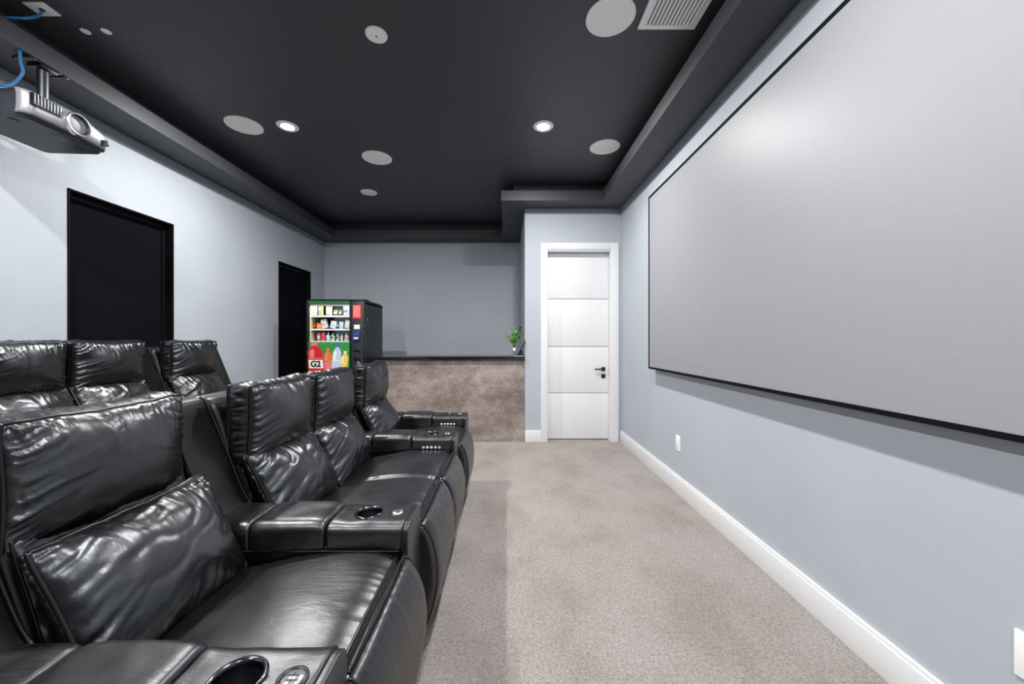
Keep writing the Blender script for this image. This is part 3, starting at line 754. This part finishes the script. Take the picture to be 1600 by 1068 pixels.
bm = bmesh.new(); lathe(bm, [(.0001, -.018), (.012, -.016), (.018, -.003)], (cx+.02, 0, 1.02), 'y', 20); obj('coin_button', bm, 'silver', r, True)
for i in range(3):
    for j in range(3):
        boxo('key', (cx-.042+i*.032, cx-.028+i*.032, -.011, -.003, .92-j*.028, .932-j*.028), 'silver2', r)
boxo('side_rivet', [(VW, VW+.006, .12, .13, 1.56, 1.59), (VW, VW+.004, .12, .13, 1.50, 1.51)], 'silver2', r)
for k, (py, w_) in enumerate([(.16, .1)]):
    boxo('top_hinge', (VW-.1, VW-.02, .12, .26, VH, VH+.012), 'black', r, bev=.003)
for px in (-VW+.06, VW-.06):
    for py in (.1, .65): bm = bmesh.new(); lathe(bm, [(.025, 0), (.02, .06)], (px, py, 0), seg=12); obj('levelling_foot', bm, 'black', r)

def packet(wx, zb, wid, hgt, m, kind, name, lab, cat, lean=0, grp='snacks on the vending machine shelves', stripe=None):
    """wx world x, zb shelf height"""
    y = VY+.11; bm = bmesh.new()
    if kind == 'bag':
        nu, nv = 10, 12; g = {}
        for s_ in (0, 1):
            for i in range(nu+1):
                for j in range(nv+1):
                    u = i/nu*2-1; v = j/nv*2-1
                    if s_ and (i in (0, nu) or j in (0, nv)): g[s_, i, j] = g[0, i, j]; continue
                    th = .026*(max(0, 1-u*u)**.5)*(max(0, 1-v**4)**.6)+.003*nz3(u*3, v*3, wx*9+zb)
                    if i in (0, nu) or j in (0, nv): th = 0
                    g[s_, i, j] = bm.verts.new((u*wid/2*(1-.06*(1-v*v)), (-th if s_ == 0 else th), (v+1)/2*hgt))
            for i in range(nu):
                for j in range(nv):
                    q = (g[s_, i, j], g[s_, i+1, j], g[s_, i+1, j+1], g[s_, i, j+1]); bm.faces.new(q if s_ == 0 else q[::-1])
    elif kind == 'bottle':
        h_ = hgt; w_ = wid/2
        lathe(bm, [(w_*.85, 0), (w_, .01), (w_, h_*.55), (w_*.8, h_*.68), (w_*.4, h_*.8), (w_*.38, h_*.9), (w_*.42, h_*.9), (w_*.42, h_), (.0001, h_)], (0, 0, 0), seg=16)
    else:
        box(bm, -wid/2, wid/2, -.02, .02, 0, hgt, bev=.003)
    o = obj(name, bm, m, None, True); o.location = (wx, y, zb); o.rotation_euler = (0, lean, 0); tag(o, lab, cat, None)
    if grp: o['group'] = grp
    if stripe:
        bm = bmesh.new()
        dy = -.028 if kind == 'bag' else (-.0215 if kind == 'box' else -wid/2-.001)
        box(bm, -wid*.3, wid*.3, dy-.001, dy+.002, hgt*.3, hgt*.62, bev=.0005); obj('printed_label', bm, stripe, o)
    return o
def wxp(px): return (px-791)/590*4.91
T = 'top vending machine shelf'; MI = 'middle vending machine shelf'; LO = 'lowest vending machine shelf'
z = SHZ[0]+.001
for px, w_, h_, m, st, lab in [(491.5, .05, .135, 'packwhite', 'paleblue', 'white and pale blue bag at the left end of the '+T),
        (500, .066, .125, 'yellow', 'cap', 'yellow bag with a blue print on the '+T), (513, .088, .122, 'cream', 'packwhite', 'pale cream bag in the middle of the '+T),
        (524, .07, .085, 'khaki', 'cream', 'dark green patterned bag on the '+T), (531.5, .045, .085, 'dark', 'packwhite', 'small dark bag on the '+T),
        (540, .085, .13, 'packwhite', 'purple', 'white bag with a purple print at the right end of the '+T)]:
    packet(wxp(px)+.012, z, w_*.93, h_, m, 'bag', 'snack_bag', lab, 'snack bag', 0, 'snack bags on the top shelf', st)
z = SHZ[1]+.001
for px, w_, h_, m, st, lean, lab in [(491.5, .035, .09, 'darkred', 'orange', 0, 'dark red packet at the left end of the '+MI),
        (499.5, .075, .075, 'orange', 'yellow', 0, 'orange packet on the '+MI), (508.5, .07, .115, 'packwhite', 'paleblue', -.25, 'white packet leaning left on the '+MI),
        (520, .075, .095, 'packwhite', 'liteblue', .22, 'white packet leaning right on the '+MI), (528, .03, .1, 'navy', 'paleblue', 0, 'narrow dark blue packet on the '+MI),
        (533.5, .05, .095, 'liteblue', 'packwhite', 0, 'light blue packet on the '+MI), (542, .06, .105, 'packwhite', 'cream', .15, 'white packet at the right end of the '+MI)]:
    packet(wxp(px)+.006, z+(.012 if lean else 0), w_, h_, m, 'box', 'snack_packet', lab, 'snack packet', lean, 'packets on the middle shelf', st)
z = SHZ[2]+.001
for px, w_, h_, m, st, lab in [(499, .042, .11, 'pink', 'packwhite', 'pink carton at the left end of the '+LO), (506, .042, .115, 'pink', 'red', 'pink carton with a red print on the '+LO),
        (513, .048, .12, 'packwhite', 'liteblue', 'white bottle with a pale blue print on the '+LO), (520, .05, .105, 'packwhite', 'green', 'white bottle with a green print on the '+LO),
        (527.5, .036, .1, 'packwhite', 'dark', 'narrow white bottle with a dark print on the '+LO), (534, .034, .09, 'packwhite', 'yellow', 'narrow white bottle with a yellow print on the '+LO),
        (541.5, .05, .1, 'packwhite', 'pink', 'white bottle with a pink print at the right end of the '+LO)]:
    packet(wxp(px), z, w_, h_, m, 'bottle' if 'bottle' in lab else 'box', 'drink_bottle' if 'bottle' in lab else 'drink_carton', lab, 'bottle' if 'bottle' in lab else 'carton', 0, 'drinks on the lowest shelf', st)
